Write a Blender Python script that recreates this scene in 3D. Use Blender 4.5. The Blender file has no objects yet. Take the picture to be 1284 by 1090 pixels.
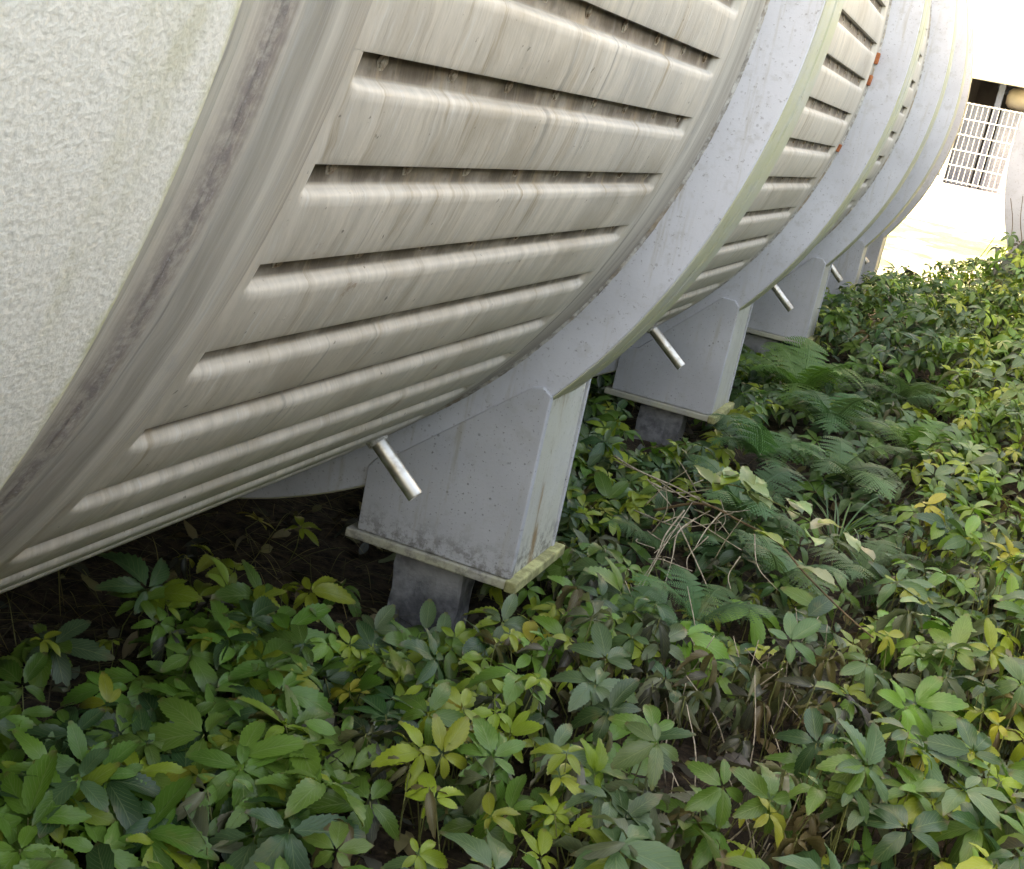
import bpy, math, random
import numpy as np
from mathutils import Vector, Matrix
random.seed(7); rng = np.random.default_rng(11)
PI = math.pi; rad = math.radians
S = 1.4            # tank radius in metres
AX = 1.14          # height of the tank axis above the ground, in tank radii
scene = bpy.context.scene
COL = scene.collection
def W(x, y, z): return Vector((x*S, y*S, (z+AX)*S))

# ---------------------------------------------------------------- camera
F_PX = 1586.0
YAW, PITCH, ROLL = 0.3250355, 0.2681593, -0.2024891
def cam_axes():
    cy, sy, cp, sp = math.cos(YAW), math.sin(YAW), math.cos(PITCH), math.sin(PITCH)
    F = Vector((-sy*cp, cy*cp, -sp)); Rt = Vector((cy, sy, 0)); U = Rt.cross(F)
    cr, sr = math.cos(ROLL), math.sin(ROLL)
    return cr*Rt - sr*U, sr*Rt + cr*U, F
CR, CU, CF = cam_axes()
CPOS = Vector((1.365, 0, -0.2511))
cam_d = bpy.data.cameras.new('camera'); cam = bpy.data.objects.new('camera', cam_d); COL.objects.link(cam)
m = Matrix((CR, CU, -CF)).transposed().to_4x4(); m.translation = W(*CPOS)
cam.matrix_world = m
cam_d.sensor_fit = 'HORIZONTAL'; cam_d.sensor_width = 36; cam_d.lens = 36*F_PX/1284
cam_d.clip_start = 0.02; cam_d.clip_end = 2000
scene.camera = cam
def at(px, py, Y):            # the point of the place seen at a pixel, at distance Y along the tank
    v = CR*(px-642) - CU*(py-545) + CF*F_PX
    p = CPOS + v*(Y/v.y)
    return (p.x, p.y, p.z)

# ---------------------------------------------------------------- world, sun, exposure
SUN_EL = rad(40); SUN_AZ = rad(28)
sdir = Vector((-math.cos(SUN_EL)*math.cos(SUN_AZ), -math.cos(SUN_EL)*math.sin(SUN_AZ), math.sin(SUN_EL)))
world = bpy.data.worlds.new('World'); scene.world = world; world.use_nodes = True
nt = world.node_tree; nt.nodes.clear()
sky = nt.nodes.new('ShaderNodeTexSky'); sky.sky_type = 'NISHITA'; sky.sun_disc = False
sky.sun_elevation = SUN_EL; sky.sun_rotation = math.atan2(sdir.x, sdir.y); sky.dust_density = 4.0; sky.air_density = 1.0; sky.ozone_density = 1.0
bg = nt.nodes.new('ShaderNodeBackground'); bg.inputs[1].default_value = 0.15
wo = nt.nodes.new('ShaderNodeOutputWorld')
nt.links.new(sky.outputs[0], bg.inputs[0]); nt.links.new(bg.outputs[0], wo.inputs[0])
sun_d = bpy.data.lights.new('sun', 'SUN'); sun_d.energy = 3.6; sun_d.angle = rad(0.5); sun_d.color = (1.0, .93, .82)
sun = bpy.data.objects.new('sun', sun_d); COL.objects.link(sun)
sun.rotation_euler = sdir.to_track_quat('Z', 'Y').to_euler(); sun.location = (-20, -10, 20)
vs = scene.view_settings
vs.view_transform = 'Standard'; vs.look = 'None'; vs.gamma = 1; vs.use_curve_mapping = False; vs.exposure = 3.62
vs.use_white_balance = True; vs.white_balance_temperature = 10700; vs.white_balance_tint = 12
scene.cycles.max_bounces = 8; scene.cycles.transparent_max_bounces = 8

# ---------------------------------------------------------------- node helper
class NB:
    def __init__(s, name):
        s.m = bpy.data.materials.new(name); s.m.use_nodes = True
        s.t = s.m.node_tree; s.t.nodes.clear()
        s.out = s.t.nodes.new('ShaderNodeOutputMaterial')
        s.b = s.t.nodes.new('ShaderNodeBsdfPrincipled'); s.t.links.new(s.b.outputs[0], s.out.inputs[0])
    def put(s, sock, v):
        if isinstance(v, bpy.types.NodeSocket): s.t.links.new(v, sock)
        elif v is not None:
            if sock.type == 'RGBA' and not isinstance(v, (int, float)) and len(v) == 3: v = (*v, 1)
            sock.default_value = v
    def node(s, ty, **kw):
        n = s.t.nodes.new(ty)
        for k, v in kw.items(): setattr(n, k, v)
        return n
    def math(s, op, a, b=None, c=None, clamp=False):
        n = s.node('ShaderNodeMath', operation=op, use_clamp=clamp)
        s.put(n.inputs[0], a); s.put(n.inputs[1], b)
        if c is not None: s.put(n.inputs[2], c)
        return n.outputs[0]
    def pos(s): return s.node('ShaderNodeNewGeometry').outputs['Position']
    def sep(s, v):
        n = s.node('ShaderNodeSeparateXYZ'); s.put(n.inputs[0], v); return n.outputs
    def comb(s, x, y, z):
        n = s.node('ShaderNodeCombineXYZ'); s.put(n.inputs[0], x); s.put(n.inputs[1], y); s.put(n.inputs[2], z); return n.outputs[0]
    def scale(s, v, sc):
        n = s.node('ShaderNodeVectorMath', operation='MULTIPLY'); s.put(n.inputs[0], v); n.inputs[1].default_value = sc; return n.outputs[0]
    def noise(s, v, sc=5, det=4, rough=.55, dist=0):
        n = s.node('ShaderNodeTexNoise'); s.put(n.inputs['Vector'], v); n.inputs['Scale'].default_value = sc
        n.inputs['Detail'].default_value = det; n.inputs['Roughness'].default_value = rough; n.inputs['Distortion'].default_value = dist
        return n.outputs[0]
    def ramp(s, f, a, b, c0=0.0, c1=1.0):
        n = s.node('ShaderNodeMapRange', interpolation_type='SMOOTHSTEP'); s.put(n.inputs[0], f)
        n.inputs[1].default_value = a; n.inputs[2].default_value = b; n.inputs[3].default_value = c0; n.inputs[4].default_value = c1
        return n.outputs[0]
    def mix(s, f, a, b, mode='MIX'):
        n = s.node('ShaderNodeMix', data_type='RGBA', blend_type=mode)
        s.put(n.inputs[0], f); s.put(n.inputs[6], a); s.put(n.inputs[7], b); return n.outputs[2]
    def bump(s, h, strength=.3, dist=.01):
        n = s.node('ShaderNodeBump'); s.put(n.inputs['Height'], h); n.inputs['Strength'].default_value = strength
        n.inputs['Distance'].default_value = dist; s.t.links.new(n.outputs[0], s.b.inputs['Normal'])
    def fin(s, col, rough=.6, metal=0, spec=None):
        s.put(s.b.inputs['Base Color'], col); s.put(s.b.inputs['Roughness'], rough); s.put(s.b.inputs['Metallic'], metal)
        if spec is not None: s.b.inputs['Specular IOR Level'].default_value = spec
        return s.m
    def cyl(s):           # coordinates round the tank: along, arc, radius (all in tank radii)
        p = s.sep(s.pos()); x = s.math('DIVIDE', p[0], S); y = s.math('DIVIDE', p[1], S)
        z = s.math('SUBTRACT', s.math('DIVIDE', p[2], S), AX)
        th = s.math('ARCTAN2', z, x)
        r = s.math('SQRT', s.math('ADD', s.math('MULTIPLY', x, x), s.math('MULTIPLY', z, z)))
        return y, th, r

def mat_drum(name, base=(.49,.465,.42), rusty=1.0):
    b = NB(name); y, th, r = b.cyl()
    ys = b.math('ADD', b.math('ADD', y, b.math('MULTIPLY', th, .16)), b.math('MULTIPLY', b.noise(b.pos(), 5, 4), .035))
    v1 = b.comb(b.math('MULTIPLY', ys, 48), b.math('MULTIPLY', th, 7), r)
    v2 = b.comb(b.math('MULTIPLY', ys, 190), b.math('MULTIPLY', th, 16), r)
    n1 = b.noise(v1, 1, 5, .65); n2 = b.noise(v2, 1, 4, .6); n3 = b.noise(b.pos(), 3.2, 5, .6)
    c = b.mix(b.ramp(n1, .32, .70), tuple(k*.84 for k in base), tuple(min(.8, k*1.12) for k in base))
    c = b.mix(b.ramp(n2, .54, .74, 0, .6), c, (.64,.63,.60))
    c = b.mix(b.ramp(n2, .44, .28, 0, .28), c, (.24,.21,.17))
    c = b.mix(b.ramp(n3, .48, .70, 0, .6), c, (.34,.28,.21))
    c = b.mix(b.ramp(b.noise(b.scale(b.pos(), (1,1,1)), 1.3, 3), .45, .7, 0, .30), c, (.33,.33,.33))
    # lip shade painted into the recesses with some dirt, then scattered rust
    rec_shade = b.ramp(r, .9938, .9896)
    c = b.mix(b.math('MULTIPLY', rec_shade, b.ramp(b.noise(b.pos(), 16, 4, .6), .32, .58, .60, .97)), c, (.075,.055,.04))
    rn = b.noise(b.pos(), 9, 6, .7)
    c = b.mix(b.ramp(rn, .66, .74, 0, .75*rusty), c, (.24,.10,.045))
    run = b.noise(b.comb(b.math('MULTIPLY', ys, 24), b.math('MULTIPLY', th, 2.0), 3), 1, 5, .7)
    c = b.mix(b.math('MULTIPLY', b.ramp(run, .54, .70), b.ramp(b.noise(b.pos(), 5, 3), .35, .6, .3, .95)), c, (.31,.235,.155))
    c = b.mix(b.ramp(b.noise(b.comb(b.math('MULTIPLY', ys, 60), b.math('MULTIPLY', th, 2.5), 7), 1, 4, .6), .60, .74, 0, .6), c, (.23,.215,.19))
    sp = b.noise(b.pos(), 70, 3, .6)
    c = b.mix(b.ramp(sp, .68, .74, 0, .7), c, (.10,.085,.07))
    b.bump(b.math('ADD', b.math('MULTIPLY', n2, .6), b.math('MULTIPLY', sp, .5)), .25, .004)
    return b.fin(c, b.ramp(n1, .3, .7, .45, .68), 0, .35)

def mat_joint():
    b = NB('stained_joint_band'); y, th, r = b.cyl()
    ys = b.math('ADD', y, b.math('MULTIPLY', b.noise(b.pos(), 2.2, 4), .02))
    n1 = b.noise(b.comb(b.math('MULTIPLY', ys, 34), b.math('MULTIPLY', th, 1.1), 0), 1, 5, .7)
    n2 = b.noise(b.comb(b.math('MULTIPLY', ys, 150), b.math('MULTIPLY', th, 3.0), 0), 1, 4, .65)
    n3 = b.noise(b.pos(), 6, 6, .65)
    c = b.mix(b.ramp(n1, .30, .70), (.31,.27,.225), (.63,.57,.49))
    c = b.mix(b.ramp(n2, .55, .75, 0, .6), c, (.60,.58,.54))
    c = b.mix(b.ramp(n2, .44, .28, 0, .5), c, (.20,.175,.15))
    c = b.mix(b.ramp(n3, .52, .72, 0, .55), c, (.29,.275,.27))
    c = b.mix(b.ramp(b.noise(b.pos(), 11, 6, .7), .66, .74, 0, .75), c, (.26,.13,.065))
    d = b.math('ABSOLUTE', b.math('SUBTRACT', b.math('ADD', y, b.math('MULTIPLY', b.noise(b.pos(), 9, 6, .75), .02)), .645))
    gr = b.noise(b.pos(), 75, 5, .7)
    c = b.mix(b.math('MULTIPLY', b.ramp(d, .030, .001), b.ramp(gr, .34, .62, .30, .80)), c, (.19,.15,.145))
    c = b.mix(b.math('MULTIPLY', b.ramp(d, .010, .002), b.ramp(gr, .60, .70, 0, .8)), c, (.42,.40,.38))
    b.bump(b.math('ADD', n2, b.math('MULTIPLY', n3, .6)), .35, .005)
    return b.fin(c, b.ramp(n1, .3, .7, .5, .7), 0, .35)

def mat_coat():
    b = NB('rough_white_coating'); y, th, r = b.cyl()
    n = b.noise(b.pos(), 190, 2, .5); nb = b.noise(b.pos(), 38, 5, .65)
    c = b.mix(b.ramp(n, .30, .54), (.68,.65,.57), (.80,.77,.69))
    v = b.comb(b.math('MULTIPLY', b.math('ADD', b.math('ADD', y, b.math('MULTIPLY', th, .10)), b.math('MULTIPLY', b.noise(b.pos(), 4, 3), .03)), 17), b.math('MULTIPLY', th, 1.6), r)
    dr = b.noise(v, 1, 4, .6)
    c = b.mix(b.math('MULTIPLY', b.ramp(dr, .54, .72), b.ramp(nb, .35, .60, .2, .6)), c, (.53,.50,.34))
    c = b.mix(b.ramp(nb, .60, .72, 0, .22), c, (.56,.56,.48))
    edge = b.ramp(b.math('ADD', y, b.math('MULTIPLY', nb, .03)), .540, .556)
    c = b.mix(b.math('MULTIPLY', edge, .75), c, (.45,.43,.20))
    b.bump(b.math('ADD', n, b.math('MULTIPLY', nb, .3)), .32, .004)
    return b.fin(c, .85, 0, .3)

def mat_paint(name, base=(.47,.48,.53), lichen=0.0, speck=.6, streak=None, dirt_z=None):
    b = NB(name); p = b.pos(); big = b.noise(p, 2.5, 4, .6); n = b.noise(p, 24, 6, .65); f = b.noise(p, 140, 3, .6)
    c = b.mix(b.ramp(big, .35, .7), tuple(k*.87 for k in base), tuple(k*1.08 for k in base))
    c = b.mix(b.ramp(n, .52, .70, 0, .35), c, (.34,.33,.31))
    c = b.mix(b.ramp(f, .62, .70, 0, speck), c, (.13,.12,.12))
    vo = b.node('ShaderNodeTexVoronoi', feature='F1'); b.put(vo.inputs['Vector'], p); vo.inputs['Scale'].default_value = 48
    spot = b.math('MULTIPLY', b.ramp(b.math('ADD', vo.outputs['Distance'], b.math('MULTIPLY', n, .35)), .36, .24), b.ramp(b.noise(p, 5, 4, .7), .48, .62))
    c = b.mix(b.math('MULTIPLY', spot, speck), c, (.15,.145,.15))
    vr = b.noise(b.scale(p, (26, 26, 2.2)), 1, 5, .7)
    c = b.mix(b.math('MULTIPLY', b.ramp(vr, .54, .72), b.ramp(big, .35, .6, .15, .6)), c, (.36,.33,.27))
    if lichen:
        l = b.noise(b.scale(p, (1,.8,1)), 7, 6, .7)
        c = b.mix(b.ramp(l, .34, .60, 0.25*lichen, lichen), c, (.47,.46,.27))
        c = b.mix(b.ramp(b.noise(p, 19, 5, .7), .60, .72, 0, .7), c, (.20,.17,.09))
    if dirt_z is not None:      # splash dirt along the foot
        z = b.sep(p)[2]
        mval = b.math('MULTIPLY', b.ramp(z, dirt_z+.11, dirt_z, 0, 1), b.ramp(b.noise(p, 34, 6, .75), .44, .60))
        c = b.mix(b.math('MULTIPLY', mval, .85), c, (.13,.12,.11))
    if streak is not None:
        q = b.sep(p); cy0 = streak
        wob = b.math('MULTIPLY', b.noise(b.scale(p, (1,1,3)), 3, 2), .05)
        d = b.math('ABSOLUTE', b.math('SUBTRACT', b.math('ADD', q[1], wob), cy0+.025))
        st = b.math('MULTIPLY', b.ramp(d, .03, .006), b.ramp(b.noise(b.scale(p, (1,1,.25)), 22, 4, .6), .38, .55))
        c = b.mix(b.math('MULTIPLY', st, .8), c, (.27,.15,.05))
    b.bump(b.math('ADD', b.math('MULTIPLY', n, .6), f), .18, .003)
    return b.fin(c, .55, 0, .4)

def mat_rough(name, c0, c1, sc=20, rough=.9, bump=.5, extra=None):
    b = NB(name); p = b.pos(); n = b.noise(p, sc, 6, .65); n2 = b.noise(p, sc*.2, 4, .6)
    c = b.mix(b.ramp(n, .35, .65), c0, c1)
    if extra: c = b.mix(b.ramp(n2, .48, .66, 0, .7), c, extra)
    b.bump(n, bump, .01); return b.fin(c, rough, 0, .3)

def mat_leaf(name, use_obj, rough=.38, trans=.30, veins=True):
    b = NB(name)
    if use_obj: base = b.mix(1.0, b.node('ShaderNodeObjectInfo').outputs['Color'], (.72,.84,.60), 'MULTIPLY')
    else: base = b.mix(1.0, b.node('ShaderNodeAttribute', attribute_name='col').outputs['Color'], (.72,.84,.60), 'MULTIPLY')
    uv = b.sep(b.node('ShaderNodeUVMap', uv_map='UVMap').outputs[0])
    u = uv[0]; av = b.math('ABSOLUTE', b.math('SUBTRACT', uv[1], .5))
    n = b.noise(b.pos(), 60, 4, .65); n2 = b.noise(b.pos(), 13, 4, .6)
    c = b.mix(b.ramp(n, .35, .7, 0, .35), base, b.mix(1.0, base, (.62,.68,.55), 'MULTIPLY'))
    c = b.mix(b.ramp(n2, .60, .74, 0, .55), c, b.mix(.5, base, (.26,.20,.07)))
    if veins:
        w = b.math('FRACT', b.math('MULTIPLY', b.math('SUBTRACT', u, b.math('MULTIPLY', av, .75)), 8.5))
        vn = b.math('MULTIPLY', b.ramp(b.math('ABSOLUTE', b.math('SUBTRACT', w, .5)), .10, .0), b.ramp(av, .48, .30))
        md = b.ramp(av, .035, .008)
        c = b.mix(b.math('MULTIPLY', b.math('MAXIMUM', vn, md), .55), c, b.mix(.5, base, (.30,.36,.16)))
        h = b.math('SUBTRACT', b.math('MULTIPLY', n, .3), b.math('MAXIMUM', vn, md))
        b.bump(h, .35, .002)
    c = b.mix(b.math('MULTIPLY', b.ramp(b.math('ADD', u, b.math('MULTIPLY', n2, .35)), 1.02, 1.2), .6), c, (.16,.10,.05))
    b.fin(c, rough, 0, .45)
    tr = b.node('ShaderNodeBsdfTranslucent'); b.put(tr.inputs[0], b.mix(.5, c, b.mix(1.0, c, (1.3,1.5,.4), 'MULTIPLY')))
    mx = b.node('ShaderNodeMixShader'); mx.inputs[0].default_value = trans
    b.t.links.new(b.b.outputs[0], mx.inputs[1]); b.t.links.new(tr.outputs[0], mx.inputs[2]); b.t.links.new(mx.outputs[0], b.out.inputs[0])
    return b.m

M = {}
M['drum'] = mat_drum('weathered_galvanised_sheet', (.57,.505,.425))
M['joint'] = mat_joint()
M['coat'] = mat_coat()
M['flange'] = mat_paint('pale_grey_blue_paint', (.53,.545,.59), speck=.45)
M['rim'] = mat_paint('lichened_paint', (.46,.46,.42), lichen=.75, speck=.3)
M['plate'] = mat_paint('support_plate_paint', (.46,.47,.50), speck=.75, dirt_z=.17)
M['side'] = mat_paint('support_side_paint', (.52,.52,.49), lichen=.22, speck=.4, streak=1.90*S, dirt_z=.19)
M['base'] = mat_paint('lichened_base_plate', (.36,.35,.34), lichen=.5, speck=.9, dirt_z=.13)
M['base_lip'] = mat_rough('mossy_plate_edge', (.25,.24,.11), (.46,.46,.22), 30, .85, .5, (.16,.15,.08))
M['bead'] = mat_rough('joint_sealant', (.25,.225,.20), (.58,.56,.52), 55, .8, .6, (.36,.27,.18))
M['weld'] = mat_rough('corroded_weld', (.16,.135,.135), (.34,.31,.295), 70, .7, .8, (.22,.15,.12))
M['rust'] = mat_rough('rusty_clip', (.30,.08,.035), (.48,.17,.07), 40, .8, .4)
M['bolt'] = mat_rough('grimy_bolt', (.20,.13,.08), (.42,.38,.32), 90, .6, .4)
M['block'] = mat_rough('dark_concrete', (.09,.092,.10), (.19,.195,.205), 26, .85, .6, (.30,.30,.30))
M['soil'] = None
b = NB('bare_pipe_steel'); p = b.pos(); n = b.noise(b.scale(p, (1,1,1)), 30, 4)
c = b.mix(b.ramp(n, .4, .65), (.62,.59,.54), (.40,.35,.29)); b.bump(n, .15, .002); M['pipe'] = b.fin(c, .38, .75)
M['pipe_in'] = mat_rough('pipe_bore', (.02,.018,.015), (.05,.045,.04), 30)
M['leaf_part'] = mat_leaf('creeper_leaf', True)
M['leaf_mass'] = mat_leaf('creeper_leaf_mass', False)
M['fern'] = mat_leaf('fern_frond', True, .55, .35, False)
M['blade'] = mat_leaf('grass_blade', True, .5, .35, False)
M['straw'] = mat_leaf('dry_straw', False, .8, .1, False)
M['stem'] = mat_rough('creeper_stem', (.09,.055,.03), (.17,.12,.06), 60, .7)
M['green_stem'] = mat_rough('green_stem', (.10,.12,.03), (.17,.18,.06), 60, .6)
M['twig'] = mat_rough('bleached_twig', (.26,.21,.15), (.50,.43,.33), 70, .85)
M['facade'] = mat_rough('white_render', (.74,.73,.70), (.80,.79,.76), 3, .85, .1)
M['concrete'] = mat_rough('pale_concrete', (.55,.54,.51), (.70,.69,.66), 4, .9, .2, (.45,.44,.41))
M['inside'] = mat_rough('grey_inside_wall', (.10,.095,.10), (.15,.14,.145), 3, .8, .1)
M['column'] = mat_rough('blue_grey_steel', (.07,.085,.13), (.10,.12,.17), 5, .5, .1)
M['white_steel'] = mat_rough('white_painted_steel', (.40,.41,.43), (.46,.47,.48), 8, .5, .05)
M['lamp'] = mat_rough('beige_vessel_paint', (.62,.54,.44), (.72,.64,.53), 6, .4, .05)
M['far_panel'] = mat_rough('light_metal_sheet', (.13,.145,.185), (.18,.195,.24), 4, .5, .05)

# ---------------------------------------------------------------- mesh helpers
def mk(name, verts, faces, mat, parent=None, smooth=False, uv=None, col=None):
    me = bpy.data.meshes.new(name); me.from_pydata([tuple(v) for v in verts], [], faces); me.update()
    if mat: me.materials.append(mat)
    if smooth: me.polygons.foreach_set('use_smooth', [True]*len(me.polygons))
    if uv is not None:
        l = me.uv_layers.new(name='UVMap'); idx = np.empty(len(me.loops), int); me.loops.foreach_get('vertex_index', idx)
        l.data.foreach_set('uv', np.asarray(uv, float)[idx].ravel())
    o = bpy.data.objects.new(name, me); COL.objects.link(o)
    if parent: o.parent = parent
    return o
def inst(name, me, parent=None, color=None):
    o = bpy.data.objects.new(name, me); COL.objects.link(o)
    if parent: o.parent = parent
    if color is not None: o.color = (*color, 1)
    return o
def tag(o, label=None, cat=None, group=None, kind=None):
    if label: o['label'] = label
    if cat: o['category'] = cat
    if group: o['group'] = group
    if kind: o['kind'] = kind
    return o
def empty(name, label, cat, group=None):
    o = bpy.data.objects.new(name, None); COL.objects.link(o); o.empty_display_size = .2
    return tag(o, label, cat, group)
def Wz(x, y, z): return W(x, y, z)
def lathe(name, prof, mat, parent=None, a0=0, a1=360, n=192, wob=0, cx=0, cz=0, smooth=True):
    """surface of revolution round the tank axis; prof = [(y, r)] in tank radii"""
    full = abs(a1-a0) >= 360; N = n if full else n+1; vs_, fs = [], []
    for i in range(N):
        a = rad(a0+(a1-a0)*i/n); ca, sa = math.cos(a), math.sin(a)
        for j, (y, r) in enumerate(prof):
            rr = r + (wob*(random.random()-.5) if wob and 0 < j < len(prof)-1 else 0)
            vs_.append(W(cx+rr*ca, y+(wob*(random.random()-.5) if wob else 0), cz+rr*sa))
    k = len(prof)
    for i in range(n):
        i2 = (i+1) % N
        for j in range(k-1): fs.append((i*k+j, i*k+j+1, i2*k+j+1, i2*k+j))
    o = mk(name, vs_, fs, mat, parent, smooth)
    if smooth:
        o.data.set_sharp_from_angle(angle=rad(28))
    return o
def prism(name, poly, y0, y1, mat, parent=None, bev=.0015):
    """poly in (x, z), extruded along the tank"""
    n = len(poly)
    vs_ = [W(x, y0, z) for x, z in poly] + [W(x, y1, z) for x, z in poly]
    fs = [tuple(range(n)), tuple(range(2*n-1, n-1, -1))] + [(i, i+n, (i+1) % n+n, (i+1) % n) for i in range(n)]
    o = mk(name, vs_, fs, mat, parent)
    bevel(o, bev*S); return o
def bevel(o, w, seg=2):
    import bmesh
    bm = bmesh.new(); bm.from_mesh(o.data); bmesh.ops.recalc_face_normals(bm, faces=bm.faces)
    if w > 0: bmesh.ops.bevel(bm, geom=list(bm.edges), offset=w, segments=seg, affect='EDGES', profile=.5, clamp_overlap=True)
    bm.to_mesh(o.data); bm.free()
def box(name, x0, x1, y0, y1, z0, z1, mat, parent=None, bev=.001):
    v = [W(x, y, z) for x in (x0, x1) for y in (y0, y1) for z in (z0, z1)]
    f = [(0,1,3,2), (4,6,7,5), (0,4,5,1), (2,3,7,6), (0,2,6,4), (1,5,7,3)]
    o = mk(name, v, f, mat, parent); bevel(o, bev*S, 1 if bev < .003 else 2); return o
def tube_arrays(pts, r0, r1=None, n=6, taper=None):
    pts = [Vector(p) for p in pts]; r1 = r0 if r1 is None else r1
    V, Fc = [], []; up = Vector((0.12, .3, .95)).normalized()
    for i, p in enumerate(pts):
        d = (pts[min(i+1, len(pts)-1)] - pts[max(i-1, 0)]).normalized()
        a = d.cross(up); a = a.normalized() if a.length > 1e-4 else Vector((1,0,0)); b_ = d.cross(a)
        r = r0 + (r1-r0)*i/max(1, len(pts)-1)
        for k in range(n):
            t = 2*PI*k/n; V.append(p + a*(r*math.cos(t)) + b_*(r*math.sin(t)))
    for i in range(len(pts)-1):
        for k in range(n): Fc.append((i*n+k, i*n+(k+1) % n, (i+1)*n+(k+1) % n, (i+1)*n+k))
    Fc.append(tuple(range(n-1, -1, -1))); Fc.append(tuple((len(pts)-1)*n+k for k in range(n)))
    return V, Fc
def tubes(name, lst, mat, parent=None, n=6):
    V, Fc = [], []
    for pts, r0, r1 in lst:
        v, f = tube_arrays(pts, r0, r1, n); o = len(V); V += v; Fc += [tuple(i+o for i in q) for q in f]
    return mk(name, V, Fc, mat, parent, True)
def smooth_path(pts, n=8):
    P = [Vector(p) for p in pts]; P = [2*P[0]-P[1]] + P + [2*P[-1]-P[-2]]; out = []
    for i in range(1, len(P)-2):
        for k in range(n):
            t = k/n
            out.append(.5*((2*P[i]) + (P[i+1]-P[i-1])*t + (2*P[i-1]-5*P[i]+4*P[i+1]-P[i+2])*t*t + (3*P[i]-P[i-1]-3*P[i+1]+P[i+2])*t**3))
    out.append(P[-2]); return out

# ---------------------------------------------------------------- ground
def interp(x, xs, ys): return float(np.interp(x, xs, ys))
GY = [-50, 2.0, 3.2, 4.4, 5.6, 6.6, 8.2, 10.5, 12.6, 14, 260]; GZ = [-1.145, -1.14, -1.10, -1.05, -1.02, -1.05, -1.08, -.93, -.74, -.74, -.74]
def gz(x, y):
    z = np.interp(y, GY, GZ)
    near = np.exp(-((x-1)/3.5)**2)*np.exp(-((y-3)/5)**2)
    return z + near*.014*(np.sin(5.1*x+1.3*y)+np.sin(3.3*y-4.1*x+1)+.6*np.sin(11*x+9*y))
def axis_pts(lo, hi, a, b_, step):
    fine = np.arange(a, b_, step); left = a - np.geomspace(step, a-lo, 22)[::-1]; right = b_ + np.geomspace(step, hi-b_, 22)
    return np.concatenate([left, fine, right])
gx = axis_pts(-220, 220, -2.5, 3.5, .06); gy = axis_pts(-220, 260, -1, 9.5, .06)
X, Y = np.meshgrid(gx, gy); Z = gz(X, Y)
Z = np.where((X > -2.5) & (X < 3.5) & (Y > -1) & (Y < 9.5), Z + (rng.random(X.shape)-.5)*.012, Z)
nx, ny = len(gx), len(gy)
Vg = np.stack([X.ravel()*S, Y.ravel()*S, (Z.ravel()+AX)*S], 1)
idx = np.arange(nx*ny).reshape(ny, nx)
Fg = np.stack([idx[:-1,:-1].ravel(), idx[:-1,1:].ravel(), idx[1:,1:].ravel(), idx[1:,:-1].ravel()], 1)
b = NB('soil_and_gravel'); p = b.pos(); q = b.sep(p)
n = b.noise(p, 30, 8, .7); n2 = b.noise(p, 2.2, 5, .6); n3 = b.noise(p, .7, 4, .6)
soil = b.mix(b.ramp(n, .35, .68), (.018,.013,.009), (.075,.052,.033))
soil = b.mix(b.ramp(b.noise(b.scale(p, (14,60,10)), 1, 4), .6, .72, 0, .5), soil, (.13,.09,.05))
gravel = b.mix(b.ramp(n, .3, .7), (.42,.41,.38), (.60,.59,.55))
grass = b.mix(b.ramp(n, .3, .7), (.028,.065,.018), (.07,.11,.035))
gravel = b.mix(b.ramp(n3, .42, .52, 0, .9), gravel, grass)
gravel = b.mix(b.ramp(n2, .48, .60, 0, .7), gravel, (.08,.13,.04))
edge = b.ramp(b.math('ADD', q[1], b.math('MULTIPLY', n2, 1.2)), 10.2, 11.6)
c = b.mix(edge, soil, gravel); b.bump(n, .8, .03); M['soil'] = b.fin(c, .95, 0, .2)
me = bpy.data.meshes.new('ground'); me.vertices.add(len(Vg)); me.vertices.foreach_set('co', Vg.ravel())
me.loops.add(Fg.size); me.loops.foreach_set('vertex_index', Fg.ravel()); me.polygons.add(len(Fg))
me.polygons.foreach_set('loop_start', np.arange(0, Fg.size, 4)); me.polygons.foreach_set('use_smooth', np.ones(len(Fg), bool))
me.update(calc_edges=True); me.materials.append(M['soil'])
g = bpy.data.objects.new('ground', me); COL.objects.link(g); tag(g, 'dark soil running out to pale sunlit gravel', None, None, 'structure')

# ---------------------------------------------------------------- the big tank
tank = empty('storage_tank', 'huge weathered beige tank with ribbed sides and painted flanges, filling the left of the photo', 'tank')
RY = [1.814, 3.171, 4.426, 5.465, 6.201]; RT = .142
lathe('inner_shell', [(-6, .3), (-6, .962), (6.24, .962), (6.24, .3)], M['joint'], tank)
lathe('coated_band', [(-6, .97), (-6, 1.0385), (.2, 1.0385), (.531, 1.0385), (.5385, 1.036), (.541, 1.030), (.541, .985)], M['coat'], tank, n=256)
lathe('joint_band', [(.53, .984), (.555, .9925), (.60, .9955), (.606, .999), (.622, .9995), (.650, .9985), (.661, .996), (.666, .9965), (.672, 1.002), (.682, 1.0045), (.695, 1.006), (.708, 1.0055), (.717, 1.003), (.7235, 1.0005), (.728, .9996)], M['joint'], tank, n=256)
lathe('weld_seam', [(.629, .996), (.632, .9995), (.637, 1.0008), (.642, .9995), (.645, .996)], M['joint'], tank, n=720, wob=.0022)
PITCH_A = 4.55; TH0 = -14.62
def bump01(x, a, b_): t = min(1, max(0, (x-a)/(b_-a))); return t*t*(3-2*t)
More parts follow.
